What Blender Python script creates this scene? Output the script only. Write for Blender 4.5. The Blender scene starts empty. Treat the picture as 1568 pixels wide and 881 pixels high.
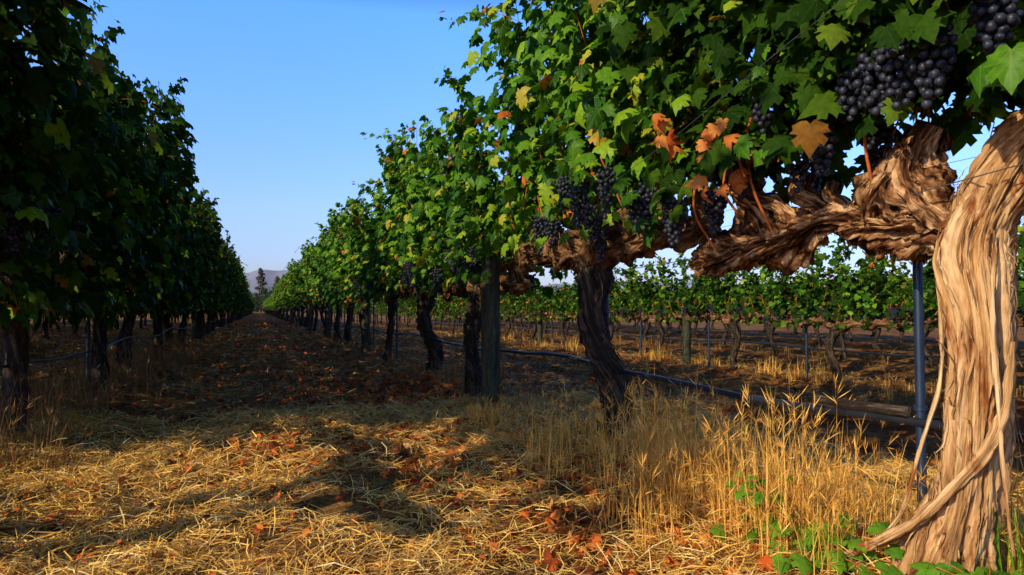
import bpy, math, random
import numpy as np
from mathutils import Vector, Matrix, noise

rng = np.random.default_rng(11)
scene = bpy.context.scene
COL = scene.collection

# ------------------------------------------------------------------ terrain
ROWS_R = [1.78, 7.0, 10.2, 13.4, 16.6, 19.8]
ROWS_L = [-1.4, -4.6, -7.8, -11.0, -14.2]
def gz(x, y):
    x = np.asarray(x, float); y = np.asarray(y, float)
    z = np.zeros(np.broadcast(x, y).shape)
    for r in ROWS_R + ROWS_L:
        z = z + 0.075*np.exp(-((x-r)/0.42)**2)*(1+0.3*np.sin(y*1.7+r))
    s = np.clip((x-3.0)/3.0, 0, 1); z = z - 0.2*s*s*(3-2*s)
    near = np.exp(-(np.abs(x)/60)**2 - (np.abs(y)/90)**2)
    n = (0.016*np.sin(2.1*x+1.3*y+0.4)+0.013*np.sin(3.7*x-2.9*y+1.7)+0.010*np.sin(7.3*x+5.1*y)
         +0.008*np.sin(11.7*x-9.3*y+2.2)+0.006*np.sin(17*x+15*y+1.1)+0.006*np.sin(23*x-19*y))
    tr = -0.02*np.exp(-((x+0.75)/0.22)**2)-0.02*np.exp(-((x-0.85)/0.22)**2)
    return z + near*(n+tr)

# ------------------------------------------------------------------ mesh builder
class MB:
    def __init__(s):
        s.v=[]; s.fib=[]; s.faces=[]; s.n=0
    def add(s, verts, faces, mat, fib=None, smooth=True):
        verts=np.asarray(verts,float).reshape(-1,3); faces=np.asarray(faces,int)
        s.v.append(verts)
        s.fib.append(verts if fib is None else np.asarray(fib,float).reshape(-1,3))
        s.faces.append((faces+s.n, mat, smooth)); s.n+=len(verts)
    def build(s, name, mats):
        me=bpy.data.meshes.new(name)
        V=np.concatenate(s.v); F=np.concatenate(s.fib)
        loops=[];starts=[];mi=[];sm=[];off=0
        for f,m,smo in s.faces:
            k=f.shape[1]
            loops.append(f.ravel()); starts.append(off+np.arange(len(f))*k); off+=f.size
            mi.append(np.full(len(f),m)); sm.append(np.full(len(f),smo))
        loops=np.concatenate(loops);starts=np.concatenate(starts)
        me.vertices.add(len(V)); me.vertices.foreach_set('co',V.astype(np.float32).ravel())
        me.loops.add(len(loops)); me.loops.foreach_set('vertex_index',loops.astype(np.int32))
        me.polygons.add(len(starts)); me.polygons.foreach_set('loop_start',starts.astype(np.int32))
        me.polygons.foreach_set('material_index',np.concatenate(mi).astype(np.int32))
        me.polygons.foreach_set('use_smooth',np.concatenate(sm).astype(bool))
        a=me.attributes.new('fib','FLOAT_VECTOR','POINT'); a.data.foreach_set('vector',F.astype(np.float32).ravel())
        for m in mats: me.materials.append(m)
        me.update(calc_edges=True)
        return me
def obj(name, me, loc=(0,0,0), rz=0, sc=(1,1,1)):
    o=bpy.data.objects.new(name,me); COL.objects.link(o)
    o.location=loc; o.rotation_euler=(0,0,rz); o.scale=sc
    return o

# ------------------------------------------------------------------ materials
def newmat(name):
    m=bpy.data.materials.new(name); m.use_nodes=True
    nt=m.node_tree; nt.nodes.clear()
    return m,nt,nt.nodes,nt.links
def N(nodes,t,**kw):
    n=nodes.new(t)
    for k,v in kw.items(): setattr(n,k,v)
    return n
def ramp(nodes,stops,interp='LINEAR'):
    r=nodes.new('ShaderNodeValToRGB'); cr=r.color_ramp; cr.interpolation=interp
    while len(cr.elements)<len(stops): cr.elements.new(0.5)
    for e,(p,c) in zip(cr.elements,stops):
        e.position=p; e.color=(c[0],c[1],c[2],1)
    return r

def leaf_mat(name, stops, interp, trans=0.35, veins=True, rough=0.45, tcol=(0.25,0.45,0.04), vcol=(0.16,0.22,0.05), spec=.12):
    m,nt,nd,lk=newmat(name)
    out=N(nd,'ShaderNodeOutputMaterial')
    geo=N(nd,'ShaderNodeNewGeometry')
    r=ramp(nd,stops,interp)
    lk.new(geo.outputs['Random Per Island'],r.inputs[0])
    at=N(nd,'ShaderNodeAttribute',attribute_name='fib')
    col=r.outputs[0]
    if veins:
        nz=N(nd,'ShaderNodeTexNoise'); nz.inputs['Scale'].default_value=5.0; nz.inputs['Detail'].default_value=2
        lk.new(at.outputs['Vector'],nz.inputs['Vector'])
        mul=N(nd,'ShaderNodeMix',data_type='RGBA',blend_type='MULTIPLY'); mul.inputs['Factor'].default_value=0.7
        rr=ramp(nd,[(0.3,(0.6,0.6,0.6)),(0.7,(1.3,1.25,1.1))])
        lk.new(nz.outputs['Fac'],rr.inputs[0]); lk.new(r.outputs[0],mul.inputs[6]); lk.new(rr.outputs[0],mul.inputs[7])
        col=mul.outputs[2]
        sp=N(nd,'ShaderNodeSeparateXYZ'); lk.new(at.outputs['Vector'],sp.inputs[0])
        an=N(nd,'ShaderNodeMath',operation='ARCTAN2'); lk.new(sp.outputs[0],an.inputs[0]); lk.new(sp.outputs[1],an.inputs[1])
        m1=N(nd,'ShaderNodeMath',operation='MULTIPLY'); m1.inputs[1].default_value=3.6; lk.new(an.outputs[0],m1.inputs[0])
        si=N(nd,'ShaderNodeMath',operation='SINE'); lk.new(m1.outputs[0],si.inputs[0])
        ab=N(nd,'ShaderNodeMath',operation='ABSOLUTE'); lk.new(si.outputs[0],ab.inputs[0])
        le=N(nd,'ShaderNodeVectorMath',operation='LENGTH'); lk.new(at.outputs['Vector'],le.inputs[0])
        mm=N(nd,'ShaderNodeMath',operation='MULTIPLY'); lk.new(ab.outputs[0],mm.inputs[0]); lk.new(le.outputs['Value'],mm.inputs[1])
        mr=N(nd,'ShaderNodeMapRange'); mr.inputs['From Min'].default_value=0.02; mr.inputs['From Max'].default_value=0.07
        mr.inputs['To Min'].default_value=0.4; mr.inputs['To Max'].default_value=0.0
        lk.new(mm.outputs[0],mr.inputs['Value'])
        mv=N(nd,'ShaderNodeMix',data_type='RGBA'); mv.inputs[7].default_value=(*vcol,1)
        lk.new(mr.outputs[0],mv.inputs[0]); lk.new(col,mv.inputs[6]); col=mv.outputs[2]
    p=N(nd,'ShaderNodeBsdfPrincipled'); p.inputs['Roughness'].default_value=rough
    p.inputs['Specular IOR Level'].default_value=spec
    lk.new(col,p.inputs['Base Color'])
    t=N(nd,'ShaderNodeBsdfTranslucent')
    mt=N(nd,'ShaderNodeMix',data_type='RGBA',blend_type='ADD'); mt.inputs['Factor'].default_value=1
    sc=N(nd,'ShaderNodeMix',data_type='RGBA',blend_type='MULTIPLY'); sc.inputs['Factor'].default_value=1
    sc.inputs[7].default_value=(tcol[0]*2,tcol[1]*2,tcol[2]*2,1); lk.new(col,sc.inputs[6])
    lk.new(col,mt.inputs[6]); lk.new(sc.outputs[2],mt.inputs[7]); lk.new(mt.outputs[2],t.inputs['Color'])
    ms=N(nd,'ShaderNodeMixShader'); ms.inputs[0].default_value=trans
    lk.new(p.outputs[0],ms.inputs[1]); lk.new(t.outputs[0],ms.inputs[2]); lk.new(ms.outputs[0],out.inputs[0])
    return m
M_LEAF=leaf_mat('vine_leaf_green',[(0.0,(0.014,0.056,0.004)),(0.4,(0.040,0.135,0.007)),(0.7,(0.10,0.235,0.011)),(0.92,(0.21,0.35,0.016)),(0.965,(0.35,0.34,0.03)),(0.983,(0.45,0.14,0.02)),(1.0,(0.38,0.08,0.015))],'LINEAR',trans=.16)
M_LEAF_SHADE=leaf_mat('vine_leaf_shaded',[(0.0,(0.006,0.022,0.002)),(0.5,(0.014,0.043,0.004)),(0.85,(0.03,0.075,0.005)),(0.96,(0.09,0.15,0.012)),(0.99,(0.16,0.12,0.02)),(1.0,(0.2,0.06,0.012))],'LINEAR',trans=.12,vcol=(0.04,.07,.015),rough=.65,spec=.04)  # darker copy of the green leaf, with shade put into its colour
M_DEAD=leaf_mat('vine_leaf_dead',[(0.0,(0.42,0.12,0.025)),(0.4,(0.6,0.2,0.04)),(0.8,(0.65,0.27,0.07)),(1.0,(0.45,0.07,0.02))],'LINEAR',trans=0.3,veins=False,rough=0.6,tcol=(0.4,0.2,0.05))
M_FALL=leaf_mat('fallen_leaf',[(0.0,(0.10,0.03,0.012)),(0.3,(0.28,0.055,0.015)),(0.6,(0.54,0.10,0.02)),(0.9,(0.64,0.2,0.04)),(1.0,(0.45,0.3,0.13))],'LINEAR',trans=0.15,veins=False,rough=0.7,tcol=(0.4,0.2,0.05))
M_WEED=leaf_mat('weed_leaf',[(0.0,(0.06,0.18,0.012)),(1.0,(0.18,0.36,0.025))],'LINEAR',trans=0.25)

def straw_mat(name,stops,trans=0.15):
    m,nt,nd,lk=newmat(name)
    out=N(nd,'ShaderNodeOutputMaterial'); geo=N(nd,'ShaderNodeNewGeometry'); r=ramp(nd,stops)
    lk.new(geo.outputs['Random Per Island'],r.inputs[0])
    p=N(nd,'ShaderNodeBsdfPrincipled'); p.inputs['Roughness'].default_value=0.5; p.inputs['Specular IOR Level'].default_value=0.3
    lk.new(r.outputs[0],p.inputs['Base Color'])
    t=N(nd,'ShaderNodeBsdfTranslucent'); lk.new(r.outputs[0],t.inputs['Color'])
    ms=N(nd,'ShaderNodeMixShader'); ms.inputs[0].default_value=trans
    lk.new(p.outputs[0],ms.inputs[1]); lk.new(t.outputs[0],ms.inputs[2]); lk.new(ms.outputs[0],out.inputs[0])
    return m
M_STRAW=straw_mat('straw',[(0.0,(0.32,0.13,0.025)),(0.25,(0.80,0.44,0.09)),(0.8,(0.96,0.63,0.16)),(1.0,(0.96,0.78,0.38))])
M_STRAW_SHADE=straw_mat('straw_shaded',[(0.0,(0.12,0.06,0.02)),(0.4,(0.32,0.18,0.05)),(0.8,(0.48,0.30,0.09)),(1.0,(0.62,0.44,0.18))])  # darker straw copy; the aisle's shade is painted into its colour
M_GRASS=straw_mat('dry_grass_blade',[(0.0,(0.42,0.16,0.025)),(0.5,(0.80,0.41,0.07)),(0.9,(0.94,0.58,0.14)),(1.0,(0.35,0.34,0.05))],0.22)
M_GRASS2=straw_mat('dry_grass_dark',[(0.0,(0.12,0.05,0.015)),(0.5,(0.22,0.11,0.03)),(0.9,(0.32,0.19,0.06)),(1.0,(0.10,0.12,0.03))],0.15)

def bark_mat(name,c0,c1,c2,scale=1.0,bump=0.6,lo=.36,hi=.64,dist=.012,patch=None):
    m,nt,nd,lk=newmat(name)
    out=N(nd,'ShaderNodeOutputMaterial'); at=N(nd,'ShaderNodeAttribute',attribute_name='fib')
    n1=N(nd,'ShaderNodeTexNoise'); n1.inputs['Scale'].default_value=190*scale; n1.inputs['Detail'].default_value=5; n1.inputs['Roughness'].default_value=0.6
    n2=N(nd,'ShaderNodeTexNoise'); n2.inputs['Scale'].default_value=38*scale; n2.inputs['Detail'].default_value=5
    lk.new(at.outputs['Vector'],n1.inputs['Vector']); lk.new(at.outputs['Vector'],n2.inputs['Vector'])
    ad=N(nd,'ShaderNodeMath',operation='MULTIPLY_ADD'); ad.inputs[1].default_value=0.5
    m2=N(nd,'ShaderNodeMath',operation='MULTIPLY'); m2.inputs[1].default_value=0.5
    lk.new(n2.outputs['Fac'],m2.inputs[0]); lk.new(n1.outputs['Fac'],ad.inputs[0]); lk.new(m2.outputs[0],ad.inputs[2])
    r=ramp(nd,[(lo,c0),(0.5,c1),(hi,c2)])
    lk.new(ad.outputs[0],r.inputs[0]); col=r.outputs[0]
    if patch:
        tc=N(nd,'ShaderNodeTexCoord'); mp=N(nd,'ShaderNodeMapping'); mp.inputs['Scale'].default_value=patch[1]
        lk.new(tc.outputs['Object'],mp.inputs[0])
        n3=N(nd,'ShaderNodeTexNoise'); n3.inputs['Scale'].default_value=1; n3.inputs['Detail'].default_value=5; n3.inputs['Roughness'].default_value=.7
        lk.new(mp.outputs[0],n3.inputs['Vector'])
        r3=ramp(nd,[(.38,patch[0]),(.49,(1,1,1)),(.66,(1.05,1.1,1.25))]); lk.new(n3.outputs['Fac'],r3.inputs[0])
        mu=N(nd,'ShaderNodeMix',data_type='RGBA',blend_type='MULTIPLY'); mu.inputs[0].default_value=1
        lk.new(col,mu.inputs[6]); lk.new(r3.outputs[0],mu.inputs[7]); col=mu.outputs[2]
    p=N(nd,'ShaderNodeBsdfPrincipled'); p.inputs['Roughness'].default_value=0.85; p.inputs['Specular IOR Level'].default_value=0.15
    b=N(nd,'ShaderNodeBump'); b.inputs['Strength'].default_value=bump; b.inputs['Distance'].default_value=dist
    lk.new(ad.outputs[0],b.inputs['Height']); lk.new(b.outputs[0],p.inputs['Normal'])
    lk.new(col,p.inputs['Base Color']); lk.new(p.outputs[0],out.inputs[0])
    return m
M_BARK_SHADE=bark_mat('vine_bark_shaded',(0.006,0.005,0.004),(0.028,0.019,0.014),(0.13,0.095,0.075))  # near-black bark: shade on the row trunks is part of the colour
M_BARKH=bark_mat('vine_bark_pale',(0.10,0.038,0.013),(0.48,0.265,0.11),(0.74,0.50,0.27),bump=1.0,lo=.37,hi=.62,dist=.014,patch=((.45,.24,.14),(16,16,3.2)))
M_BARKC=bark_mat('vine_bark_arm',(0.022,0.008,0.004),(0.21,0.088,0.034),(0.60,0.37,0.19),bump=1.0,lo=.42,hi=.60,dist=.015,patch=((.25,.13,.09),(14,9,14)))
M_BARKD=bark_mat('vine_bark_arm_dark',(0.018,0.009,0.005),(0.14,0.065,0.03),(0.44,0.27,0.14),bump=.9,lo=.4,hi=.64)
M_CANE=bark_mat('vine_cane',(0.2,0.05,0.015),(0.42,0.11,0.025),(0.55,0.18,0.045),bump=0.1)
M_POST=bark_mat('post_wood',(0.012,0.013,0.008),(0.04,0.042,0.025),(0.09,0.09,0.055),bump=0.5)

def simple(name,c,rough=0.5,metal=0.0,var=0.3,sc=20,spec=0.5):
    m,nt,nd,lk=newmat(name)
    out=N(nd,'ShaderNodeOutputMaterial'); tc=N(nd,'ShaderNodeTexCoord')
    nz=N(nd,'ShaderNodeTexNoise'); nz.inputs['Scale'].default_value=sc; nz.inputs['Detail'].default_value=4
    lk.new(tc.outputs['Object'],nz.inputs['Vector'])
    r=ramp(nd,[(0.3,tuple(k*(1-var) for k in c)),(0.7,tuple(k*(1+var) for k in c))])
    lk.new(nz.outputs['Fac'],r.inputs[0])
    p=N(nd,'ShaderNodeBsdfPrincipled'); p.inputs['Roughness'].default_value=rough; p.inputs['Metallic'].default_value=metal
    p.inputs['Specular IOR Level'].default_value=spec
    lk.new(r.outputs[0],p.inputs['Base Color']); lk.new(p.outputs[0],out.inputs[0])
    return m
M_GRAPE=simple('grape_skin',(0.024,0.027,0.046),0.45,0,0.8,60,0.3)
M_HOSE=simple('hose_black',(0.015,0.018,0.028),0.4,0,0.3,8,.3)
M_STEEL=simple('stake_metal',(0.016,0.033,0.075),0.45,0.3,0.3,15)
M_WIRE=simple('wire_steel',(0.35,0.35,0.36),0.35,0.9,0.1,5)
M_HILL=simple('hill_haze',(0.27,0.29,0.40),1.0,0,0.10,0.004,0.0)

# ground
def ground_mat():
    m,nt,nd,lk=newmat('ground_straw_soil')
    out=N(nd,'ShaderNodeOutputMaterial'); tc=N(nd,'ShaderNodeTexCoord')
    n1=N(nd,'ShaderNodeTexNoise'); n1.inputs['Scale'].default_value=1.3; n1.inputs['Detail'].default_value=5
    n2=N(nd,'ShaderNodeTexNoise'); n2.inputs['Scale'].default_value=38; n2.inputs['Detail'].default_value=6; n2.inputs['Roughness'].default_value=0.7
    n3=N(nd,'ShaderNodeTexNoise'); n3.inputs['Scale'].default_value=7; n3.inputs['Detail'].default_value=4
    for n in (n1,n2,n3): lk.new(tc.outputs['Object'],n.inputs['Vector'])
    r1=ramp(nd,[(0.32,(0.07,0.035,0.016)),(0.5,(0.26,0.13,0.04)),(0.7,(0.50,0.29,0.09))])
    lk.new(n2.outputs['Fac'],r1.inputs[0])
    r2=ramp(nd,[(0.45,(1,1,1)),(0.62,(0.75,0.42,0.28))]); lk.new(n1.outputs['Fac'],r2.inputs[0])
    r3=ramp(nd,[(0.3,(0.6,0.6,0.6)),(0.7,(1.2,1.2,1.2))]); lk.new(n3.outputs['Fac'],r3.inputs[0])
    a=N(nd,'ShaderNodeMix',data_type='RGBA',blend_type='MULTIPLY'); a.inputs[0].default_value=1
    b=N(nd,'ShaderNodeMix',data_type='RGBA',blend_type='MULTIPLY'); b.inputs[0].default_value=1
    lk.new(r1.outputs[0],a.inputs[6]); lk.new(r2.outputs[0],a.inputs[7]); lk.new(a.outputs[2],b.inputs[6]); lk.new(r3.outputs[0],b.inputs[7])
    p=N(nd,'ShaderNodeBsdfPrincipled'); p.inputs['Roughness'].default_value=0.95; p.inputs['Specular IOR Level'].default_value=0.1
    bp=N(nd,'ShaderNodeBump'); bp.inputs['Strength'].default_value=0.8; bp.inputs['Distance'].default_value=0.03
    lk.new(n2.outputs['Fac'],bp.inputs['Height']); lk.new(bp.outputs[0],p.inputs['Normal'])
    lk.new(b.outputs[2],p.inputs['Base Color']); lk.new(p.outputs[0],out.inputs[0])
    return m
M_GROUND=ground_mat()
xs=np.concatenate([[-6000,-2000,-600,-200,-80,-40],np.linspace(-20,-4,50),np.linspace(-3.9,6,240),np.linspace(6.1,28,80),[40,80,200,600,2000,6000]])
ys=np.concatenate([[-3000,-500,-100,-30],np.linspace(-10,0.6,20),np.linspace(0.7,12,260),np.linspace(12.1,60,120),[75,100,140,200,300,600,1500,3000,9000]])
X,Y=np.meshgrid(xs,ys); Z=gz(X,Y)
nx,ny=len(xs),len(ys)
idx=np.arange(nx*ny).reshape(ny,nx)
q=np.stack([idx[:-1,:-1],idx[:-1,1:],idx[1:,1:],idx[1:,:-1]],-1).reshape(-1,4)
mb=MB(); mb.add(np.stack([X,Y,Z],-1),q,0); obj('ground',mb.build('ground',[M_GROUND]))

# ------------------------------------------------------------------ leaf helpers
half=[(.10,-.15),(.25,-.20),(.37,-.11),(.50,-.08),(.47,.07),(.57,.17),(.42,.22),(.33,.28),(.50,.40),(.44,.50),(.38,.62),(.25,.53),(.20,.66),(.12,.78)]
outl=[(0,0)]+half+[(0,.97)]+[(-x,y) for x,y in reversed(half)]
def leaf_tpl(cup,curl,seed,outl=outl,jit=.03):
    r=np.random.default_rng(seed)
    P=np.array([(0,.28)]+outl,float)
    x,y=P[:,0],P[:,1]
    z=-cup*np.abs(x)*1.0-curl*(y-.28)**2 - curl*x*x + r.normal(0,jit,len(P)); z[0]=0.03
    V=np.stack([x,y-0.0,z],-1)
    n=len(outl); T=np.array([(0,1+i,1+(i+1)%n) for i in range(n)])
    fib=np.stack([x,y,z*0],-1)
    return V,T[:, ::-1],fib
TPL=[leaf_tpl(.15,.35,1),leaf_tpl(.3,.6,2),leaf_tpl(-.1,.5,3),leaf_tpl(.4,.2,4),leaf_tpl(.25,.9,14,jit=.05)]
TPLD=[leaf_tpl(.8,1.4,5,jit=.08),leaf_tpl(-.8,1.5,6,jit=.08),leaf_tpl(1.1,-.9,7,jit=.1),leaf_tpl(1.3,1.8,17,jit=.1)]
lowo=[(0,0),(.28,-.2),(.5,-.05),(.55,.18),(.33,.28),(.42,.58),(.2,.6),(0,.97),(-.2,.6),(-.42,.58),(-.33,.28),(-.55,.18),(-.5,-.05),(-.28,-.2)]
TPLL=[leaf_tpl(.2,.4,8,lowo),leaf_tpl(-.1,.5,9,lowo)]
def norm(a): return a/np.maximum(np.linalg.norm(a,axis=-1,keepdims=True),1e-9)
def put_leaves(mb,pos,nrm,tip,size,mat,tpls,r):
    pos=np.asarray(pos);n=norm(np.asarray(nrm)); t=np.asarray(tip); t=norm(t-(t*n).sum(-1,keepdims=True)*n)
    s=np.cross(t,n); size=np.asarray(size)
    k=r.integers(0,len(tpls),len(pos))
    for i,(V,T,F) in enumerate(tpls):
        sel=np.where(k==i)[0]
        if len(sel)==0: continue
        R=np.stack([s[sel],t[sel],n[sel]],1)
        W=np.einsum('vk,nkj->nvj',V,R)*size[sel][:,None,None]+pos[sel][:,None,:]
        nv=len(V)
        faces=(T[None]+ (np.arange(len(sel))*nv)[:,None,None]).reshape(-1,3)
        fib=np.tile(F,(len(sel),1))
        mb.add(W.reshape(-1,3),faces,mat,fib)

# ------------------------------------------------------------------ tubes
def catmull(P,n):
    P=np.asarray(P,float); Q=np.vstack([2*P[0]-P[1],P,2*P[-1]-P[-2]])
    out=[]; m=len(P)-1
    for u in np.linspace(0,m-1e-6,n):
        i=int(u); f=u-i; a,b,c,d=Q[i:i+4]
        out.append(.5*((2*b)+(-a+c)*f+(2*a-5*b+4*c-d)*f*f+(-a+3*b-3*c+d)*f**3))
    return np.array(out)
def tube(mb,path,rad,mat,nseg=12,nring=20,rough=0.0,twist=0.0,seed=0.0,ret=False,fs=1.0,st=1.0,lump=1.0,fl=.13):
    pr=np.hstack([np.asarray(path,float),np.asarray(rad,float)[:,None]])
    C=catmull(pr,nring) if nring>len(path) or rough>0 else pr
    P=C[:,:3];rd=C[:,3]; n=len(P)
    T=norm(np.gradient(P,axis=0)); up=np.array([0.31,0.17,0.93]) if abs(T[0][2])<.8 else np.array([1.0,0,0])
    A=[];a=norm(up-T[0]*np.dot(up,T[0]))
    for i in range(n):
        a=norm(a-T[i]*np.dot(a,T[i])); A.append(a)
    A=np.array(A);B=np.cross(T,A)
    S=np.concatenate([[0],np.cumsum(np.linalg.norm(np.diff(P,axis=0),axis=1))])
    u=np.arange(nseg)/nseg*2*np.pi
    RR=np.tile(rd[:,None],(1,nseg)).copy()
    if rough>0:
        for i in range(n):
            for j in range(nseg):
                uu=u[j]+twist*S[i]; c,s=math.cos(uu),math.sin(uu)
                a1=noise.noise((c*1.1+seed,s*1.1,S[i]*4+seed))
                if lump>1: a1+=noise.noise((c*2.2-seed,s*2.2,S[i]*14))*.8*(lump-1)
                a2=noise.noise((c*3+seed,s*3,S[i]*3.0*st-seed))
                a3=noise.noise((c*7-seed,s*7,S[i]*6*st))
                a4=noise.noise((c*13-seed,s*13,S[i]*9*st)) if nseg>30 else 0
                a5=(0.3-abs(noise.noise((c*20+seed,s*20,S[i]*7*st)))*1.6) if nseg>60 else 0
                RR[i,j]*=1+rough*(1.0*a1+1.1*(0.35-abs(a2)*2)+0.6*a3+.5*a4+.35*a5)
    V=P[:,None,:]+RR[:,:,None]*(np.cos(u)[None,:,None]*A[:,None,:]+np.sin(u)[None,:,None]*B[:,None,:])
    uu=u[None,:]+twist*S[:,None]
    fib=np.stack([np.cos(uu)*rd.mean()*fs,np.sin(uu)*rd.mean()*fs,np.tile((S*fl*fs)[:,None],(1,nseg))],-1)+seed
    i0=np.arange(n-1)[:,None]*nseg; j=np.arange(nseg)[None,:]; j2=(j+1)%nseg
    q=np.stack([i0+j,i0+j2,i0+nseg+j2,i0+nseg+j],-1).reshape(-1,4)
    mb.add(V.reshape(-1,3),q,mat,fib.reshape(-1,3))
    cv=np.vstack([V[0],P[0]-T[0]*rd[0]*.2,V[-1],P[-1]+T[-1]*rd[-1]*.3])
    jj=np.arange(nseg)
    t1=np.stack([(jj+1)%nseg,jj,np.full(nseg,nseg)],-1); t2=np.stack([nseg+1+jj,nseg+1+(jj+1)%nseg,np.full(nseg,2*nseg+1)],-1)
    mb.add(cv,np.vstack([t1,t2]),mat,np.vstack([fib[0],fib[0][:1],fib[-1],fib[-1][:1]]))
    if ret: return P,A,B,T,RR,S,rd.mean(),twist,seed,fl
def peel(mb,info,mat,n,r,lmin,lmax,w0,lift,wild=.35,s1=None):
    P,A,B,T,RR,S,rm,tw,seed,fl=info; nr,ns=RR.shape
    for _ in range(n):
        L=r.uniform(lmin,lmax); s0=r.uniform(0,max((s1 or S[-1])-L*0.6,0.01)); th=r.uniform(0,2*np.pi); w=w0*r.uniform(.3,1.5); k=9
        vs=[];fb=[];drift=r.normal(0,wild)
        endlift=r.uniform(0,1)**2*lift; startlift=r.uniform(0,1)**2*lift*0.7
        for i in range(k):
            f=i/(k-1); s=min(s0+L*f,S[-1]); ii=int(np.searchsorted(S,s)); ii=min(ii,nr-1)
            tt=th-tw*(s-s0)+drift*(s-s0)*2
            rj=RR[ii,int(tt/(2*np.pi)*ns)%ns]
            d=math.cos(tt)*A[ii]+math.sin(tt)*B[ii]; e=-math.sin(tt)*A[ii]+math.cos(tt)*B[ii]
            off=rj*1.02+0.0005+endlift*max(0,f-.5)**2*4+startlift*max(0,.5-f)**2*4
            base=P[ii]+d*off+ (0,0,-0.3*endlift*max(0,f-.5))
            ww=w*(math.sin(math.pi*(0.06+0.88*f)))
            vs+= [base-e*ww-d*w*.25, base+e*ww*0.2+d*w*.25, base+e*ww-d*w*.25]
            for q_ in (-1,0,1):
                uu=tt+tw*s+q_*w/rj; fb.append((math.cos(uu)*rm+seed,math.sin(uu)*rm+seed,s*fl+seed+_*.002))
        q=[]
        for i in range(k-1):
            for j in range(2): a=i*3+j; q.append((a,a+1,a+4,a+3))
        mb.add(vs,q,mat,fb)

def ico(sub):
    import bmesh
    bm=bmesh.new(); bmesh.ops.create_icosphere(bm,subdivisions=sub,radius=1.0)
    V=np.array([v.co[:] for v in bm.verts]); F=np.array([[v.index for v in f.verts] for f in bm.faces]); bm.free(); return V,F
ICO={1:ico(1),2:ico(2),3:ico(3)}
def cluster(mb,top,L,Rw,br,mat,r,sub=1):
    V,F=ICO[sub]; pts=[]
    tries=0
    while tries<900:
        tries+=1
        f=r.uniform(0,1)**0.9; rad=Rw*(0.45+0.65*math.sin(math.pi*min(1,(f*0.8+0.2))))*(1-f*0.55)
        a=r.uniform(0,2*np.pi); q=rad*r.uniform(.55,1)
        p=np.array([q*math.cos(a),q*math.sin(a),-f*L])
        if all(np.dot(p-o,p-o)>(1.75*br)**2 for o in pts): pts.append(p)
    pts=np.array(pts)+np.asarray(top)
    s=br*r.uniform(.8,1.12,len(pts))
    W=V[None]*s[:,None,None]+pts[:,None,:]
    fs=(F[None]+(np.arange(len(pts))*len(V))[:,None,None]).reshape(-1,3)
    mb.add(W.reshape(-1,3),fs,mat)

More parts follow.
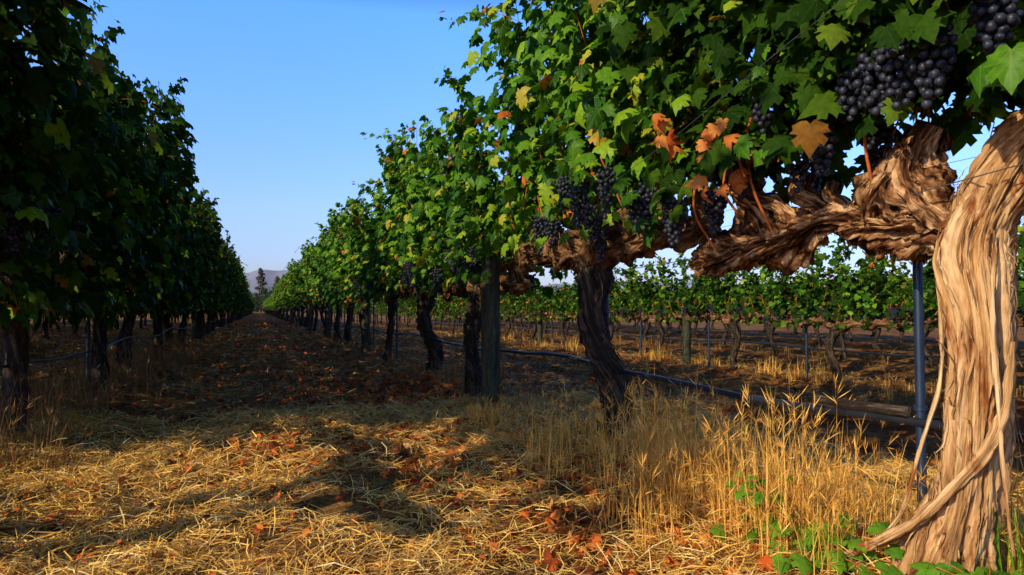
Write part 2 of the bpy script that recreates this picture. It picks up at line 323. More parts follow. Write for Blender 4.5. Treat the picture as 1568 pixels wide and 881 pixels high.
# ------------------------------------------------------------------ canopy
def canopy(mb,r,y0,y1,zc,ztop,hw,nsh,leaf,tpls,mleaf,mcane,zmin,per=3,fill=300,dead=0,mdead=None,cane_r=0.0035,x0=0.0,trail=3,skirt=1.0,recess=0.0,mfill=None,share=.5):
    pos=[];nr=[];tp=[];sz=[]; off=np.array([x0,0,0])
    def leafat(p,taper,scale=1.0):
        o=norm(np.array([np.sign(p[0]+r.normal(0,.1))*1.0,r.normal(0,.9),r.normal(0.0,.45)]))
        pos.append(p+o*r.uniform(.02,.12)*taper)
        out=np.sign(o[0]) if o[0]!=0 else 1
        nr.append(np.array([out*r.uniform(.0,1.0),r.normal(0,.55),r.uniform(-.1,.9)]))
        tp.append(o*.7+np.array([out*.2,r.normal(0,.5),-1.0]))
        sz.append(leaf*r.uniform(.55,1.15)*taper*scale)
    for s in range(nsh):
        y=r.uniform(y0,y1); side=r.choice([-1,1]); p=np.array([r.normal(0,.04),y,zc+.03])
        d=norm(np.array([side*r.uniform(0,.42),r.normal(0,.14),1.0]))
        L=(ztop-zc)*r.uniform(.68,1.16); st=.055; nn=int(L/st); path=[p.copy()]
        for i in range(nn):
            f=i/nn
            d=d+np.array([r.normal(0,.05),r.normal(0,.06),r.normal(0,.03)])
            if f>.75 : d=d+np.array([side*.05,0,-.10])
            if abs(p[0])>hw: d[0]-=np.sign(p[0])*.12
            d=norm(d); p=p+d*st; path.append(p.copy())
            if p[2]<zmin+r.uniform(0,.1): continue
            taper=1.0 if f<.8 else 1-.5*(f-.8)/.2
            for _ in range(per): leafat(p,taper)
        path=np.array(path[::4] if len(path)>8 else path)
        tube(mb,path+off,np.linspace(cane_r,cane_r*.5,len(path)),mcane,4,len(path))
    for s in range(trail):
        side=r.choice([-1,-1,1]); y=r.uniform(y0,y1); p=np.array([side*hw*.8,y,r.uniform(ztop-.75,ztop-.1)])
        d=norm(np.array([side*.8,r.normal(0,.3),.55])); path=[p.copy()]; nn=int(r.uniform(6,11))
        for i in range(nn):
            d=norm(d+np.array([0,r.normal(0,.08),-.12])); p=p+d*.05; path.append(p.copy())
            leafat(p,1,.85*(1-.5*i/nn)); 
            if i%2: leafat(p,1,.7*(1-.5*i/nn))
        tube(mb,np.array(path)+off,np.linspace(.0025,.001,len(path)),mcane,4,len(path))
    nshoot=len(pos)
    for _ in range(fill):
        side=r.choice([-1,1]); f=r.uniform(0,1)
        z=zmin+.02+(ztop-.15-zmin)*f; y=r.uniform(y0,y1)
        x=side*hw*(0.75+0.35*math.sin(3*f)+.2*math.sin(y*5+z*4))*r.uniform(.35,1.05)*(1-recess*max(0,1-f*3))
        pos.append(np.array([x,y,z])); nr.append(np.array([side*r.uniform(.1,1),r.normal(0,.5),r.uniform(-.1,.8)]))
        tp.append(np.array([side*.3,r.normal(0,.5),-1])); sz.append(leaf*r.uniform(.6,1.2))
    for _ in range(int(fill*.25*skirt)):
        side=r.choice([-1,1]); y=r.uniform(y0,y1); z=zmin-.17*abs(math.sin(y*4+side))*r.uniform(0,1)
        pos.append(np.array([side*hw*r.uniform(.3,.9),y,z])); nr.append(np.array([side*r.uniform(.5,1),r.normal(0,.4),r.uniform(.0,.5)]))
        tp.append(np.array([side*.2,r.normal(0,.5),-1])); sz.append(leaf*r.uniform(.7,1.1))
    pos=np.array(pos)+off;nr=np.array(nr);tp=np.array(tp);sz=np.array(sz)
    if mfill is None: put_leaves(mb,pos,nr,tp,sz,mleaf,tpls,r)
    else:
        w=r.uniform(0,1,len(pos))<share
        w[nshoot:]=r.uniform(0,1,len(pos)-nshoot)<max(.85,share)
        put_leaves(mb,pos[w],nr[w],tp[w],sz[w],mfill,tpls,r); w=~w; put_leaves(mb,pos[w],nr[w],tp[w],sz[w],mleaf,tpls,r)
    if dead:
        k=r.integers(0,len(pos),dead); put_leaves(mb,pos[k]-[.03,0,.02],nr[k],tp[k],sz[k]*.8,mdead,TPLD,r)
MATS=[M_BARK_SHADE,M_LEAF,M_CANE,M_GRAPE,M_DEAD,M_BARKH,M_BARKC,M_BARKD,M_LEAF_SHADE]
def make_vine(name,seed,ztop=2.5,hw=.42,tpls=TPL,nsh=26,y0=-1.12,y1=1.12,zmin=1.08,det=1,leaf=.098,grapes=9,fill=520,sub=1,barkc=7,per=3,trail=3,skirt=.35,big=1.0,ml=1,dead=8,mfill=None,gx=(.12,.36),share=.5):
    r=np.random.default_rng(seed); mb=MB()
    rt=r.uniform(.052,.068)*big
    b=np.array([r.normal(0,.03),r.normal(0,.04),-.05])
    path=[b,b+[r.normal(0,.03),r.normal(0,.05),.3],[r.normal(0,.04),r.normal(0,.05),.62],[0,0,.93],[r.normal(0,.02),r.normal(0,.03),1.02]]
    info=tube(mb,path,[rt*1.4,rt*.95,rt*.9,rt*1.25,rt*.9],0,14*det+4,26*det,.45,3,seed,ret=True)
    peel(mb,info,0,18*det,r,.1,.4,.007,.05)
    for sgn in (-1,1):
        end=y1 if sgn>0 else y0
        ys_=np.linspace(0,min(abs(end),1.06)*sgn,7)
        ap=[[r.normal(0,.03),y,1.0+.05*math.sin(abs(y)*3)+r.normal(0,.03)] for y in ys_]; ap[0]=[0,0,.95]
        ar=[rt*1.2,rt*1.15,rt*1.05,rt*1.0,rt*.9,rt*.75,rt*.5]
        info=tube(mb,ap,ar,barkc,12*det+2,24*det,.6,3,seed+sgn,ret=True,lump=1.8)
        peel(mb,info,barkc,20*det,r,.05,.16,.007,.035,1.5)
        for k in range(6):
            f=(k+.6)/6; y=ys_[-1]*f; h=r.uniform(.08,.17); dy=r.normal(0,.04); dx=r.normal(-.03,.04)
            tube(mb,[[0,y,1.02],[dx*.5,y+dy*.3,1.02+h*.6],[dx,y+dy,1.02+h]],[.042,.032,.03],barkc,8,8*det,.6,4,seed+k)
            tube(mb,[[dx,y+dy-.02,1.02+h],[dx+.01,y+dy+.025,1.035+h]],[.028,.034],barkc,7,4,.5,0,seed+k)
            tube(mb,[[dx,y+dy,1.03+h],[dx-.05*r.uniform(0,2),y+dy+r.normal(0,.03),1.12+h],[dx-.08,y+dy+r.normal(0,.05),1.3+h]],[.006,.005,.004],2,5,5)
    canopy(mb,r,y0,y1,1.1,ztop,hw,nsh,leaf,tpls,ml,2,zmin,per=per,fill=fill,dead=dead,mdead=4,trail=trail,skirt=skirt,mfill=mfill,share=share)
    for g in range(grapes):
        side=-1 if r.uniform()<.75 else 1
        cluster(mb,(side*r.uniform(*gx),r.uniform(y0,y1),r.uniform(1.1,1.36)),r.uniform(.14,.22),r.uniform(.04,.055),.0105,3,r,sub)
    return mb.build(name,MATS)

V_MID=[make_vine('grapevine_a',21,2.75,sub=2,det=2,nsh=30,fill=700,hw=.41,grapes=13,trail=3,zmin=1.2,big=1.2,dead=26,gx=(.14,.36)),make_vine('grapevine_b',22,2.6,sub=2,det=2,nsh=30,fill=700,grapes=13,trail=5,zmin=1.14,big=1.15,dead=24,gx=(.14,.38))]
V_STD=[make_vine('grapevine_c',31,2.55,dead=16),make_vine('grapevine_d',32,2.65,hw=.46,dead=16),make_vine('grapevine_e',33,2.45),make_vine('grapevine_f',34,2.55)]
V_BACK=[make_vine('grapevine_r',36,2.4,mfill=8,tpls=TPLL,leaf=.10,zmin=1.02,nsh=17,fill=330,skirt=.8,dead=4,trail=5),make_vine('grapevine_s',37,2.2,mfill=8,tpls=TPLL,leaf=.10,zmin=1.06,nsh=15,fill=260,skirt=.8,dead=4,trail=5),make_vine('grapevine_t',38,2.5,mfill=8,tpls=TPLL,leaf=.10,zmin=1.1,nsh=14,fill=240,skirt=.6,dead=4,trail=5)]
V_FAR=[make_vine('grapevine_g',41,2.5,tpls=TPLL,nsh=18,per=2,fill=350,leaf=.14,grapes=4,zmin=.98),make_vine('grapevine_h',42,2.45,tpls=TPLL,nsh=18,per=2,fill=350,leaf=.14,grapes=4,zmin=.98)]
kwl=dict(fill=800,tpls=TPLL,leaf=.11,skirt=1,ml=1,mfill=8,dead=2,barkc=0,share=.86)  # left row's shaded side darkened through leaf and bark colour
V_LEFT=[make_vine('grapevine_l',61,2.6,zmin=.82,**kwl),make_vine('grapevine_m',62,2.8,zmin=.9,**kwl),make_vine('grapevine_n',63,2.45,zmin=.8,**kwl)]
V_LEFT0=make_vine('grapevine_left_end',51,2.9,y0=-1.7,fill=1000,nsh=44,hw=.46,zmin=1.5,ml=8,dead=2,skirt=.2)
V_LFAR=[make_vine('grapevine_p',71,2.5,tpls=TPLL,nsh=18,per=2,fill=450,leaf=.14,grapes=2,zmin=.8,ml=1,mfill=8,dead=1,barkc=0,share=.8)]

rr=random.Random(5)
def place(me,x,y,s=1.0,sz=1.0,sx=1.0):
    o=obj('grapevine',me,(x+rr.uniform(-.05,.05),y+rr.uniform(-.05,.05),float(gz(x,y))-.03),0 if rr.random()<.6 else math.pi,(s*sx,s if s>.9 else s*1.2,s*sz*rr.uniform(.93,1.07)))
    return o
for k in range(1,86):
    t=1.30+2.15*k
    me=V_MID[(k+1)%2] if k<4 else (rr.choice(V_STD) if k<26 else rr.choice(V_FAR))
    o=place(me,1.78,t)
    if k<12: o.rotation_euler=(0,0,0)
place(V_LEFT0,-1.4,2.6,1.0).rotation_euler=(0,0,0)
for k in range(1,86):
    t=2.6+2.15*k
    me=rr.choice(V_LEFT) if k<26 else V_LFAR[0]
    place(me,-1.4,t,1.0,1.12,1.08)
for x in ROWS_L[1:]:
    t=3.9 if x>-5 else 4.0
    while t<(184 if x>-5 else min(60,12-x*4)):
        place(rr.choice(V_LEFT) if (x>-5 and t<30) else V_LFAR[0],x,t,1.0,1.08); t+=2.15
for x in ROWS_R[1:]:
    t=0.1*x
    while t<min(80,12+4*x+ (30 if x<8 else 0)):
        place(rr.choice(V_BACK) if x<11 else rr.choice(V_FAR),x,t,.80,.92); t+=2.05 if x<8 else 1.75

# ------------------------------------------------------------------ hero vine (world coords)
r=np.random.default_rng(77); mb=MB()
XH=1.78
g0=float(gz(XH,1.34))
tr=[[XH-.05,1.37,g0-.06],[XH-.04,1.355,g0+.03],[XH,1.30,.32],[XH+.01,1.265,.6],[XH,1.25,.80],[XH,1.26,.95],[XH-.01,1.215,1.07],[XH-.02,1.13,1.18],[XH-.03,1.03,1.24],[XH-.02,.9,1.24],[XH,.7,1.18],[XH,.35,1.1],[XH,.1,1.08]]
info=tube(mb,tr,[.14,.105,.072,.062,.068,.084,.070,.060,.056,.052,.05,.045,.04],5,150,280,.36,.8,3.3,ret=True,fs=1.0,st=.42,fl=.03,lump=1.2)
peel(mb,info,5,170,r,.05,.3,.004,.045,.35,1.5)
peel(mb,info,6,40,r,.05,.22,.005,.045,.35,1.5)
peel(mb,info,5,14,r,.25,.5,.007,.06,.25,1.2)
for pth,w in (([[XH-.20,1.60,.06],[XH-.17,1.48,.13],[XH-.125,1.37,.22],[XH-.09,1.28,.33],[XH-.06,1.20,.45],[XH-.03,1.17,.58],[XH,1.17,.72]],.012),
              ([[XH-.17,1.53,.07],[XH-.10,1.43,.22],[XH-.07,1.38,.42],[XH-.05,1.335,.6],[XH-.06,1.32,.8],[XH-.07,1.33,.95]],.005),
              ([[XH-.05,1.15,.2],[XH-.05,1.17,.4],[XH-.05,1.18,.6],[XH-.06,1.18,.8],[XH-.05,1.18,1.0]],.005)):
    tube(mb,pth,[w*.5]+[w]*(len(pth)-2)+[w*.4],5,14,70,.7,3,w*100,fl=.03)
arm=[[XH+.02,1.275,.93],[XH,1.35,1.02],[XH-.02,1.47,1.045],[XH,1.60,1.07],[XH-.02,1.74,1.095],[XH,1.90,1.06],[XH,2.05,1.045],[XH,2.25,1.02],[XH,2.45,1.0]]
info=tube(mb,arm,[.04,.072,.066,.068,.062,.064,.072,.06,.05],6,120,280,.6,2.0,1.7,ret=True,lump=2.1,st=1.3)
peel(mb,info,6,250,r,.015,.06,.0045,.03,4.0)
head=[[XH,1.36,1.03],[XH-.03,1.40,1.12],[XH-.04,1.42,1.19],[XH-.02,1.40,1.26],[XH,1.37,1.31]]
info=tube(mb,head,[.06,.07,.062,.05,.045],6,64,70,.65,2,9.1,ret=True,lump=1.9,st=1.3); peel(mb,info,6,70,r,.015,.05,.0045,.03,4)
head=[[XH,1.58,1.08],[XH-.05,1.52,1.15],[XH-.05,1.46,1.20]]
info=tube(mb,head,[.05,.05,.045],6,48,40,.65,2,8.1,ret=True,lump=1.9); peel(mb,info,6,40,r,.015,.05,.0045,.03,4)
for (y,h,dx,dy,rad) in ((1.74,.16,-.06,.06,.03),(1.90,.2,-.05,.16,.032),(2.02,.24,-.06,.10,.03),(1.66,.13,-.03,.05,.028),(2.2,.14,0,-.03,.03),(1.05,.12,0,.02,.028),(.9,.14,0,.05,.028)):
    z0=1.08 if y>1.2 else 1.2
    pth=[[XH,y,z0],[XH+dx,y+dy*.3,z0+h*.45],[XH+dx*1.5,y+dy*.9,z0+h*.7],[XH+dx,y+dy,z0+h]]
    inf=tube(mb,pth,[rad*1.3,rad,rad*.9,rad*.8],6,32,40,.6,3,y*7,ret=True,lump=1.6); peel(mb,inf,6,14,r,.02,.06,.004,.02,2)
canopy(mb,r,.0,2.45,1.3,2.7,.42,46,.092,TPL,1,2,1.36,per=3,fill=1500,dead=22,mdead=4,x0=XH,trail=4,skirt=.3,recess=.3,mfill=8,share=.6)  # canopy shade deepened by mixing in shade-coloured leaves
for pth in ([[XH-.16,1.93,1.50],[XH-.2,1.92,1.38],[XH-.19,1.90,1.22],[XH-.14,1.86,1.06]],[[XH-.14,2.1,1.36],[XH-.17,2.08,1.24],[XH-.15,2.02,1.14]],
            [[XH-.2,1.96,1.42],[XH-.25,1.90,1.33],[XH-.24,1.88,1.25]],[[XH-.1,1.5,1.45],[XH-.12,1.5,1.3],[XH-.08,1.5,1.12]],[[XH-.12,2.3,1.4],[XH-.16,2.28,1.2],[XH-.1,2.24,1.05]]):
    tube(mb,pth,[.005]*len(pth),2,6,12)
n=20
pp=np.stack([XH-.32+r.normal(0,.03,n),1.90+r.normal(0,.045,n),r.uniform(1.20,1.44,n)],-1)
pp[:6]+=[-.1,.2,.14]
put_leaves(mb,pp,np.stack([-np.ones(n),r.normal(-.4,.5,n),r.normal(.3,.4,n)],-1),np.stack([r.normal(0,.4,n),r.normal(0,.5,n),-np.ones(n)],-1),r.uniform(.045,.07,n),4,TPLD,r)
for (x,y,z,L,W) in ((-.26,1.26,1.48,.17,.055),(-.25,1.35,1.47,.15,.052),(-.24,1.43,1.45,.12,.042),(-.26,1.18,1.48,.18,.055),(-.28,1.74,1.48,.12,.032),
                    (-.18,1.60,1.36,.15,.045),(-.16,1.72,1.32,.14,.042),(-.18,1.97,1.33,.14,.042),(.05,1.6,1.38,.15,.05),(.05,1.9,1.3,.16,.05),(-.12,2.2,1.27,.17,.05),(-.2,2.36,1.24,.19,.052),(.1,1.1,1.5,.18,.06),(-.22,1.05,1.55,.18,.055)):
    cluster(mb,(XH+x,y,z),L,W,.0115,3,r,3)
n=26; pp=np.stack([XH-.36+r.normal(0,.03,n),r.uniform(1.0,1.65,n),r.uniform(1.46,1.66,n)],-1)
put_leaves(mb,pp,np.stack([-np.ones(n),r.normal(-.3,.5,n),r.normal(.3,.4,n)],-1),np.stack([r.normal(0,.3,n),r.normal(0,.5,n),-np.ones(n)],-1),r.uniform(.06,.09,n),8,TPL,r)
obj('grapevine',mb.build('grapevine_hero',MATS))

# ------------------------------------------------------------------ posts, stakes, wires, hose
def post_mesh(h,rad):
    mb=MB(); tube(mb,[[0,0,-.2],[0,0,h*.3],[0,0.005,h*.7],[0,0,h-.01],[0,0,h]],[rad,rad,rad*.99,rad*.98,rad*.9],0,24,40,.05,0,rad*10)
    me=mb.build('wooden_post',[M_POST]); return me
PM=post_mesh(1.18,.07)
for t in [4.75+6.6*i for i in range(10)]:
    obj('wooden_post',PM,(1.60 if t<5 else 1.66,t,0))
obj('wooden_post',PM,(-1.42,2.32,0),0,(1.1,1.1,1.3))  # unseen end post, added to cast a shadow band across the aisle
for t in [5.2+6.6*i for i in range(8)]:
    obj('wooden_post',PM,(-1.45,t,0))
for t in [3.5+6.6*i for i in range(8)]:
    obj('wooden_post',PM,(7.0,t,-.2),0,(1,1,.95))
def stake_mesh(h,rad):
    mb=MB(); tube(mb,[[0,0,-.2],[0,0,h]],[rad,rad],0,12,2)
    for z in (.5,1.02):
        tube(mb,[[0,0,z-.006],[0,0,z+.006]],[rad*1.35,rad*1.35],0,12,2)
    return mb.build('metal_stake',[M_STEEL])
SM=stake_mesh(1.28,.014)
obj('metal_stake',SM,(1.9,1.53,0))
for k in (1,2,4,5,7,9): obj('metal_stake',SM,(1.92,1.3+2.15*k+.12,0))
for k in range(1,9): obj('metal_stake',SM,(-1.45,2.6+2.15*k+.3,0))
for k in range(0,14): obj('metal_stake',SM,(7.02,.9+2.15*k,-.2),0,(1.3,1.3,.9))
def line(name,pts,rad,mat,ns=6):
    mb=MB(); tube(mb,pts,[rad]*len(pts),0,ns,len(pts)); return obj(name,mb.build(name,[mat]))
def sagline(x,y0,y1,z,sag,step=1.0,dx=0.0):
    pts=[];y=y0
    while y<=y1:
        pts.append([x+dx*math.sin(y*1.9),y,z-sag*abs(math.sin(y*math.pi/4.3))+.006*math.sin(y*5)]); y+=step
    return pts
for x,y0 in ((1.78,-1.),( -1.4,1.5)):
    for z in (1.09,1.62,2.05):
        line('trellis_wire',sagline(x-.02,y0,120,z,0.006,1.0),.0018,M_WIRE,5)
line('trellis_wire',[[1.62,-.5,1.20],[1.66,1.0,1.145],[1.69,1.6,1.1],[1.72,2.3,1.02],[1.78,3.4,1.0]],.0018,M_WIRE,5)
line('trellis_wire',[[1.38,.6,1.72],[1.4,1.5,1.56],[1.45,2.1,1.46],[1.55,3.0,1.36]],.0012,M_WIRE,5)
line('trellis_wire',sagline(7.0,0,70,.72,.01),.002,M_WIRE,5)
line('drip_hose',sagline(1.88,-.5,110,.50,.05,.35,.02),.013,M_HOSE,10)
line('drip_hose',sagline(-1.36,1.5,110,.50,.06,.35,.02),.010,M_HOSE,8)
line('drip_hose',sagline(7.05,0,70,.32,.05,.35,.02),.014,M_HOSE,8)
line('drip_hose',sagline(10.25,0,70,.32,.05,.35,.02),.014,M_HOSE,8)
mb=MB(); tube(mb,[[1.88,1.55,.485],[1.88,1.9,.475]],[.019,.019],0,12,2); tube(mb,[[1.88,1.86,.476],[1.88,1.92,.474]],[.024,.024],0,12,2)
obj('hose_coupling',mb.build('hose_coupling',[M_BARK_SHADE]))
for z in (10.9,9.4,8.7):
    line('power_line',[[42,y,z+0.00035*(y-45)**2*1.0-.6] for y in range(-40,131,10)],.018,M_HOSE,5)
for y in (-40,130):
    mb=MB(); tube(mb,[[42,y,-.5],[42,y,12.6]],[.17,.12],0,12,2); tube(mb,[[41,y,12.0],[43,y,12.0]],[.07,.07],0,6,2)
    obj('utility_pole',mb.build('utility_pole',[M_POST]))

# ------------------------------------------------------------------ straw litter
def straw(n,x0,x1,t0,t1,pw,wbase,seed,name,mat):
    r=np.random.default_rng(seed)
    t=t0+(t1-t0)*r.uniform(0,1,n)**pw; x=r.uniform(x0,x1,n)
    keep=(np.sin(x*2.3+t*1.1)+np.sin(x*5.1-t*3.3)+np.sin(t*1.7-x*.7)+.7*np.sin(x*13+t*9))*.25+.76>r.uniform(0,1,n); x=x[keep];t=t[keep];n=len(x)
    a=r.uniform(0,2*np.pi,n); L=r.uniform(.03,.14,n)*(1+t*.03); w=(wbase*r.uniform(.5,1.4,n))*(1+t*.22)
    tl=r.normal(0,.22,n); d=np.stack([np.cos(a)*np.cos(tl),np.sin(a)*np.cos(tl),np.sin(tl)],-1)
    s=np.stack([-np.sin(a),np.cos(a),r.normal(0,.6,n)],-1); s=norm(s)
    c=np.stack([x,t,gz(x,t)+.004+np.abs(np.sin(tl))*L*.5+r.exponential(.007,n)],-1)
    bend=np.stack([r.normal(0,.008,n),r.normal(0,.008,n),np.abs(r.normal(0,.008,n))],-1)
    A=c-d*L[:,None]/2; B=c+d*L[:,None]/2; C=c+bend; sw=s*w[:,None]/2
    V=np.stack([A-sw*.7,A+sw*.7,C-sw,C+sw,B-sw*.4,B+sw*.4],1)
    f=np.array([[0,1,3,2],[2,3,5,4]]); F=(f[None]+(np.arange(n)*6)[:,None,None]).reshape(-1,4)
    mb=MB(); mb.add(V.reshape(-1,3),F,0,smooth=False); return obj(name,mb.build(name,[mat]))
straw(150000,-2.6,3.2,1.0,5.6,1.1,.0023,1,'straw_litter',M_STRAW)
straw(90000,-4.5,9,4.6,30,1.5,.0035,2,'straw_litter',M_STRAW_SHADE)

# ------------------------------------------------------------------ fallen leaves
r=np.random.default_rng(9)
def fallen(n,x,t):
    P=np.stack([x,t,gz(x,t)+r.uniform(.008,.035,n)],-1)
    nr=np.stack([r.normal(-.3,.6,n),r.normal(-.1,.6,n),np.ones(n)],-1); tp=np.stack([r.normal(0,1,n),r.normal(0,1,n),r.normal(0,.3,n)],-1)
    return P,nr,tp
mb=MB()
sets=[(800,r.normal(1.15,.32,800),r.uniform(1.5,8,800)),(1600,r.normal(.5,.7,1600),3.6+22*r.uniform(0,1,1600)**1.3),(1300,r.normal(1.7,.5,1300),2+28*r.uniform(0,1,1300)**1.3),
      (1100,r.normal(-1.3,.5,1100),2.5+25*r.uniform(0,1,1100)**1.3),(300,r.uniform(-1.2,1.2,300),1.6+16*r.uniform(0,1,300)**1.2),(2800,r.uniform(2.2,8,2800),2+24*r.uniform(0,1,2800)),
      (460,r.normal(.5,.36,460),r.normal(4.15,.30,460)),(260,r.normal(1.8,.3,260),r.normal(1.8,.5,260)),(1300,r.uniform(-3,3,1300),12+40*r.uniform(0,1,1300))]
for n,x,t in sets:
    P,nr,tp=fallen(n,x,t); put_leaves(mb,P,nr,tp,r.uniform(.025,.066,n)*(1+np.clip(t-6,0,30)*.03),0,TPLD,r)
n=4000; x=r.uniform(-2.4,2.4,n); t=1.4+4.4*r.uniform(0,1,n); P,nr,tp=fallen(n,x,t)
tri=[(np.array([[0,0,0],[.5,.1,.1],[.3,.7,-.1],[-.4,.6,.15]]),np.array([[0,1,2],[0,2,3]]),np.zeros((4,3)))]
put_leaves(mb,P,nr,tp,r.uniform(.012,.03,n),0,tri,r)
obj('fallen_leaves',mb.build('fallen_leaves',[M_FALL]))

# ------------------------------------------------------------------ dry grass
def blades(mb,x,t,h,w,mat,r,lean=.35,heads=0.0):
    n=len(x); az=r.uniform(0,2*np.pi,n); ln=np.abs(r.normal(0,lean,n))
    d=np.stack([np.cos(az),np.sin(az),np.zeros(n)],-1); s=np.stack([-np.sin(az+r.normal(0,.6,n)),np.cos(az),np.zeros(n)],-1)
    b=np.stack([x,t,gz(x,t)-.01],-1); rows=[]
    fs=[0,.35,.7,1.0]; ws=[1,.9,.6,.12]
    tip=None
    for f,ww in zip(fs,ws):
        c=b+d*(ln*h*f**1.7)[:,None]+np.array([0,0,1.])*(h*f*(1-.25*ln*f))[:,None]
        rows+= [c-s*(w*ww/2)[:,None],c+s*(w*ww/2)[:,None]]; tip=c
    V=np.stack(rows,1); f=np.array([[0,1,3,2],[2,3,5,4],[4,5,7,6]])
    F=(f[None]+(np.arange(n)*8)[:,None,None]).reshape(-1,4); mb.add(V.reshape(-1,3),F,mat,smooth=False)
    k=np.where(r.uniform(0,1,n)<heads)[0]
    if len(k):
        prev=b[k]+d[k]*(ln[k]*h[k]*.7**1.7)[:,None]+np.array([0,0,1.])*(h[k]*.7*(1-.25*ln[k]*.7))[:,None]
        dr=norm(tip[k]-prev)
        for j in range(7):
            o=tip[k]+dr*(j*.007-.02); dd=norm(dr+r.normal(0,.3,(len(k),3))-np.array([0,0,.15]))
            L=r.uniform(.03,.065,len(k))[:,None]; sd=norm(np.cross(dd,r.normal(0,1,(len(k),3))))*.0011
            m1=o+dd*L*.35; V=np.stack([o,m1-sd*1.5,m1+sd*1.5,o+dd*L],1)
            F=(np.array([[0,1,3,2]])[None]+(np.arange(len(k))*4)[:,None,None]).reshape(-1,4); mb.add(V.reshape(-1,3),F,mat,smooth=False)
mb=MB(); r=np.random.default_rng(14)
def tufts(n,xm,xs_,t0,t1,hm,per,pw=1.0,heads=.15,w=.0035,spread=.05,lean=.35,mat=0):
    tx=r.normal(xm,xs_,n); tt=t0+(t1-t0)*r.uniform(0,1,n)**pw; th=hm*r.uniform(.5,1.3,n)
    x=np.repeat(tx,per)+r.normal(0,spread,n*per); t=np.repeat(tt,per)+r.normal(0,spread,n*per)
    h=np.repeat(th,per)*r.uniform(.4,1.1,n*per)
    blades(mb,x,t,h,w*r.uniform(.6,1.4,n*per)*(1+t*.05),mat,r,lean,heads)
tufts(60,1.70,.14,1.65,3.2,.37,28,1,.22,w=.0023,lean=.42,spread=.06)
tufts(30,1.50,.12,1.5,2.3,.28,30,1,.3,w=.0023,lean=.45)
tufts(16,1.95,.1,.9,1.6,.32,26,1,.3)
tufts(22,1.42,.1,2.8,4.8,.17,26,1,.2,w=.0028)
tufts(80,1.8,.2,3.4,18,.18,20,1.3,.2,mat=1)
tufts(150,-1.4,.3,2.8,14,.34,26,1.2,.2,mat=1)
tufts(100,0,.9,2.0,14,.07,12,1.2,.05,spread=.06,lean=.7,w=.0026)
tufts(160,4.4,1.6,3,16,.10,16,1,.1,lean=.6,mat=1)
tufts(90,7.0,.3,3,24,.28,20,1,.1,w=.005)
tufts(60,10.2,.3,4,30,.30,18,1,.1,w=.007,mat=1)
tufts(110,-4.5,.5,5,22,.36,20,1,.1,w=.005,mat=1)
obj('dry_grass',mb.build('dry_grass',[M_GRASS,M_GRASS2]))
mb=MB(); n=40; x=np.concatenate([r.normal(.55,.06,n),r.normal(.8,.04,20)]); t=np.concatenate([r.normal(3.05,.08,n),r.normal(3.3,.04,20)]); 
blades(mb,x,t,r.uniform(.03,.10,len(x)),np.full(len(x),.004),0,r,.7)
n=160; x=r.normal(1.9,.12,n); t=r.normal(1.2,.12,n); blades(mb,x,t,r.uniform(.1,.3,n),np.full(n,.006),0,r,.4)
obj('green_weeds',mb.build('green_weeds',[M_WEED]))
def sucker(cx,ct,n,sx,st,h,size):
    mb=MB(); x=cx+r.normal(0,sx,n); t=ct+r.normal(0,st,n); z=gz(x,t)+r.uniform(.02,h,n)
    put_leaves(mb,np.stack([x,t,z],-1),np.stack([r.normal(-.4,.4,n),r.normal(-.4,.4,n),np.ones(n)],-1),np.stack([r.normal(-.5,.7,n),r.normal(-.5,.7,n),r.normal(-.2,.3,n)],-1),r.uniform(.6,1.1,n)*size,0,TPL,r)
    for i in range(0,n,4):
        tube(mb,[[cx,ct,float(gz(cx,ct))],[(cx+x[i])/2,(ct+t[i])/2,z[i]*.8+.02],[x[i],t[i],z[i]]],[.003,.0025,.002],1,4,3)
    obj('vine_sucker',mb.build('vine_sucker',[M_WEED,M_CANE]))
sucker(1.58,1.62,55,.06,.10,.11,.065)
sucker(1.56,1.84,26,.06,.06,.20,.05)
sucker(1.64,1.15,70,.07,.09,.15,.07)

# ------------------------------------------------------------------ distant trees + hill
M_TREE=simple('tree_foliage',(0.035,0.06,0.022),0.8,0,0.5,0.6,0.1)
M_TREE2=simple('conifer_foliage',(0.10,0.09,0.075),0.8,0,0.4,0.6,0.1)
def tree(name,x,y,h,w,kind,mat,n,seed):
    r=np.random.default_rng(seed); mb=MB()
    tube(mb,[[0,0,-.5],[r.normal(0,.1),0,h*.5],[0,0,h*.93]],[h*.025,h*.016,h*.004],0,8,6)
    pos=[]
    nb=34 if kind=='c' else 26
    for i in range(nb):
        f=(i+.5)/nb; a=i*2.4+r.normal(0,.3)
        if kind=='c': z=h*(.12+.85*f); L=w*.5*(1-f)**.8*r.uniform(.6,1.15)+.15; dz=-.1*L
        else: z=h*(.15+.45*f); L=w*.5*r.uniform(.5,1); dz=h*.3*r.uniform(.2,1.1)
        e=np.array([math.cos(a)*L,math.sin(a)*L,z+dz])
        tube(mb,[[0,0,z],[e[0]*.5,e[1]*.5,z+dz*.6],e],[h*.006,h*.004,h*.002],0,5,4)
        m=n//nb
        f2=r.uniform(.25,1,m)**.7
        c=np.array([0,0,z])+(e-np.array([0,0,z]))*f2[:,None]+r.normal(0,(w*.035 if kind=='c' else w*.10),(m,3))
        pos.append(c)
    pos=np.vstack(pos); m=len(pos)
    put_leaves(mb,pos,r.normal(0,1,(m,3))+[0,0,.5],r.normal(0,1,(m,3)),r.uniform(.2,.5,m)*(h/14),1,TPLL,r)
    return obj(name,mb.build(name,[M_BARK_SHADE,mat]),(x,y,-.3))
tree('pine_tree',.8,236,15,6.5,'c',M_TREE2,2400,1)
tree('pine_tree',6.0,240,12.5,7,'c',M_TREE2,2400,2)
tree('pine_tree',9.2,246,10.5,7,'c',M_TREE2,2000,12)
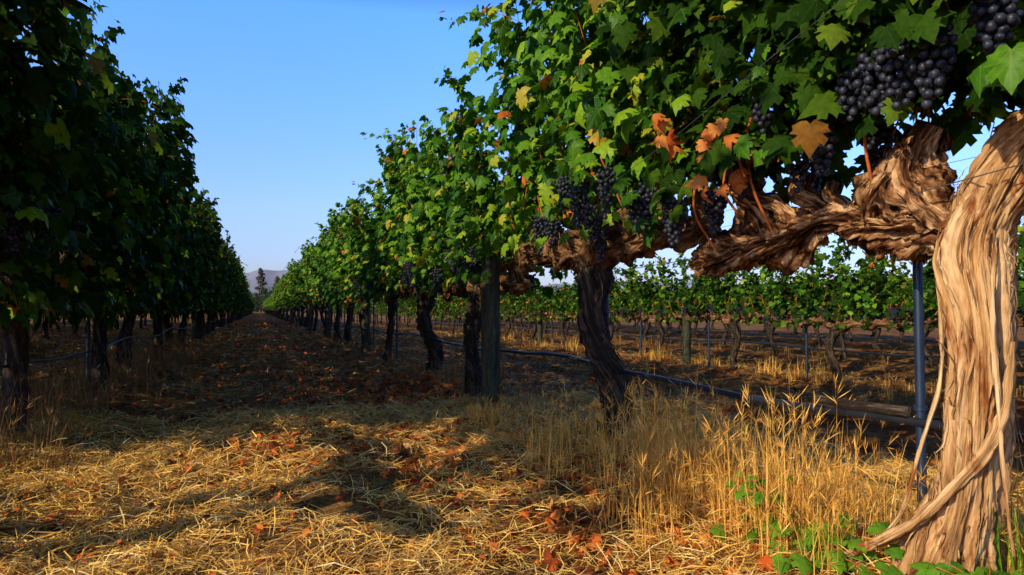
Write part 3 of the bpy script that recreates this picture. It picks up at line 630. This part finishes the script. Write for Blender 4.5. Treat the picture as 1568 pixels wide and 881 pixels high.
tree('oak_tree',4.5,215,8.5,8,'o',M_TREE,2600,3)
tree('oak_tree',9.5,225,9,8,'o',M_TREE,2600,4)
tree('oak_tree',-2,225,7,8,'o',M_TREE,2600,5)
mb=MB(); r=np.random.default_rng(3)
n=20000; tx=r.uniform(-220,220,n); ty=260+r.normal(0,2.5,n); hh=5+3*np.sin(tx*.13)+2*np.sin(tx*.37+1); z=np.abs(hh)*r.uniform(0,1,n)**.8
put_leaves(mb,np.stack([tx,ty,z],-1),r.normal(0,1,(n,3))+[0,-.4,.5],r.normal(0,1,(n,3)),r.uniform(.6,1.3,n),0,TPLL,r)
n=12000; ty=r.uniform(-20,260,n); tx=110+r.normal(0,2.5,n); hh=4+1.5*np.sin(ty*.13)+1*np.sin(ty*.37+1); z=np.abs(hh)*r.uniform(0,1,n)**.8-.3
put_leaves(mb,np.stack([tx,ty,z],-1),r.normal(0,1,(n,3))+[0,-.4,.5],r.normal(0,1,(n,3)),r.uniform(.6,1.3,n),0,TPLL,r)
obj('distant_trees',mb.build('distant_trees',[M_TREE]))
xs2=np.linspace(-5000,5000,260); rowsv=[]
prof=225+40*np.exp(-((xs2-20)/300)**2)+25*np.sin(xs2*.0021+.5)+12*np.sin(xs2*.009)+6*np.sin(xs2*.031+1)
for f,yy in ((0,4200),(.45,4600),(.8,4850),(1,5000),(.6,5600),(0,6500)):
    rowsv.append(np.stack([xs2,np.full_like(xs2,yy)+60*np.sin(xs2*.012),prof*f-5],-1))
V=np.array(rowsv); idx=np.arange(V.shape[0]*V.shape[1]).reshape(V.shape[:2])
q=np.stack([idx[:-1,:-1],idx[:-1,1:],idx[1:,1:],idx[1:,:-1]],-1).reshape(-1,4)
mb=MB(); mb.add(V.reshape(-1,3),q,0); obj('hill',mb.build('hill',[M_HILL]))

# ------------------------------------------------------------------ light
EL=math.radians(26); hx,hy=.92,.39
hl=math.hypot(hx,hy); hx/=hl; hy/=hl
w=bpy.data.worlds.new('World'); scene.world=w; w.use_nodes=True
nt=w.node_tree; nt.nodes.clear(); nd=nt.nodes; lk=nt.links
o=nd.new('ShaderNodeOutputWorld'); bg=nd.new('ShaderNodeBackground'); sk=nd.new('ShaderNodeTexSky')
sk.sky_type='NISHITA'; sk.sun_disc=False; sk.sun_elevation=EL; sk.sun_rotation=math.atan2(-hx,-hy)%(2*math.pi)
sk.air_density=1.0; sk.dust_density=1.0; sk.ozone_density=2.0
bg.inputs['Strength'].default_value=.115
# sky graded by elevation only; unseen sky overhead darkened to cut fill in shadows
tc=nd.new('ShaderNodeTexCoord'); sp=nd.new('ShaderNodeSeparateXYZ'); lk.new(tc.outputs['Generated'],sp.inputs[0])
rp=ramp(nd,[(0.0,(1.0,.95,1.4)),(0.14,(1.35,1.5,2.2)),(0.40,(1.2,2.15,3.6)),(0.47,(.25,.38,.55)),(1.0,(.05,.06,.08))]); lk.new(sp.outputs[2],rp.inputs[0])
mx=nd.new('ShaderNodeMix'); mx.data_type='RGBA'; mx.blend_type='MULTIPLY'; mx.inputs[0].default_value=1
lk.new(sk.outputs[0],mx.inputs[6]); lk.new(rp.outputs[0],mx.inputs[7]); lk.new(mx.outputs[2],bg.inputs[0]); lk.new(bg.outputs[0],o.inputs[0])
L=bpy.data.lights.new('sun','SUN'); L.energy=5.0; L.angle=math.radians(.5); L.color=(1,.83,.52)
lo=bpy.data.objects.new('sun',L); COL.objects.link(lo); lo.location=(-20,-10,20)
lo.rotation_euler=Vector((hx*math.cos(EL),hy*math.cos(EL),-math.sin(EL))).to_track_quat('-Z','Y').to_euler()

# ------------------------------------------------------------------ camera
cam=bpy.data.cameras.new('camera'); cam.lens=24; cam.sensor_width=36; cam.clip_start=.05; cam.clip_end=20000
co=bpy.data.objects.new('camera',cam); COL.objects.link(co); co.location=(0,0,.8)
co.rotation_euler=(math.radians(91.9),0,math.radians(-20.4)); scene.camera=co
scene.view_settings.view_transform='Standard'
scene.view_settings.look='None'; scene.view_settings.exposure=0
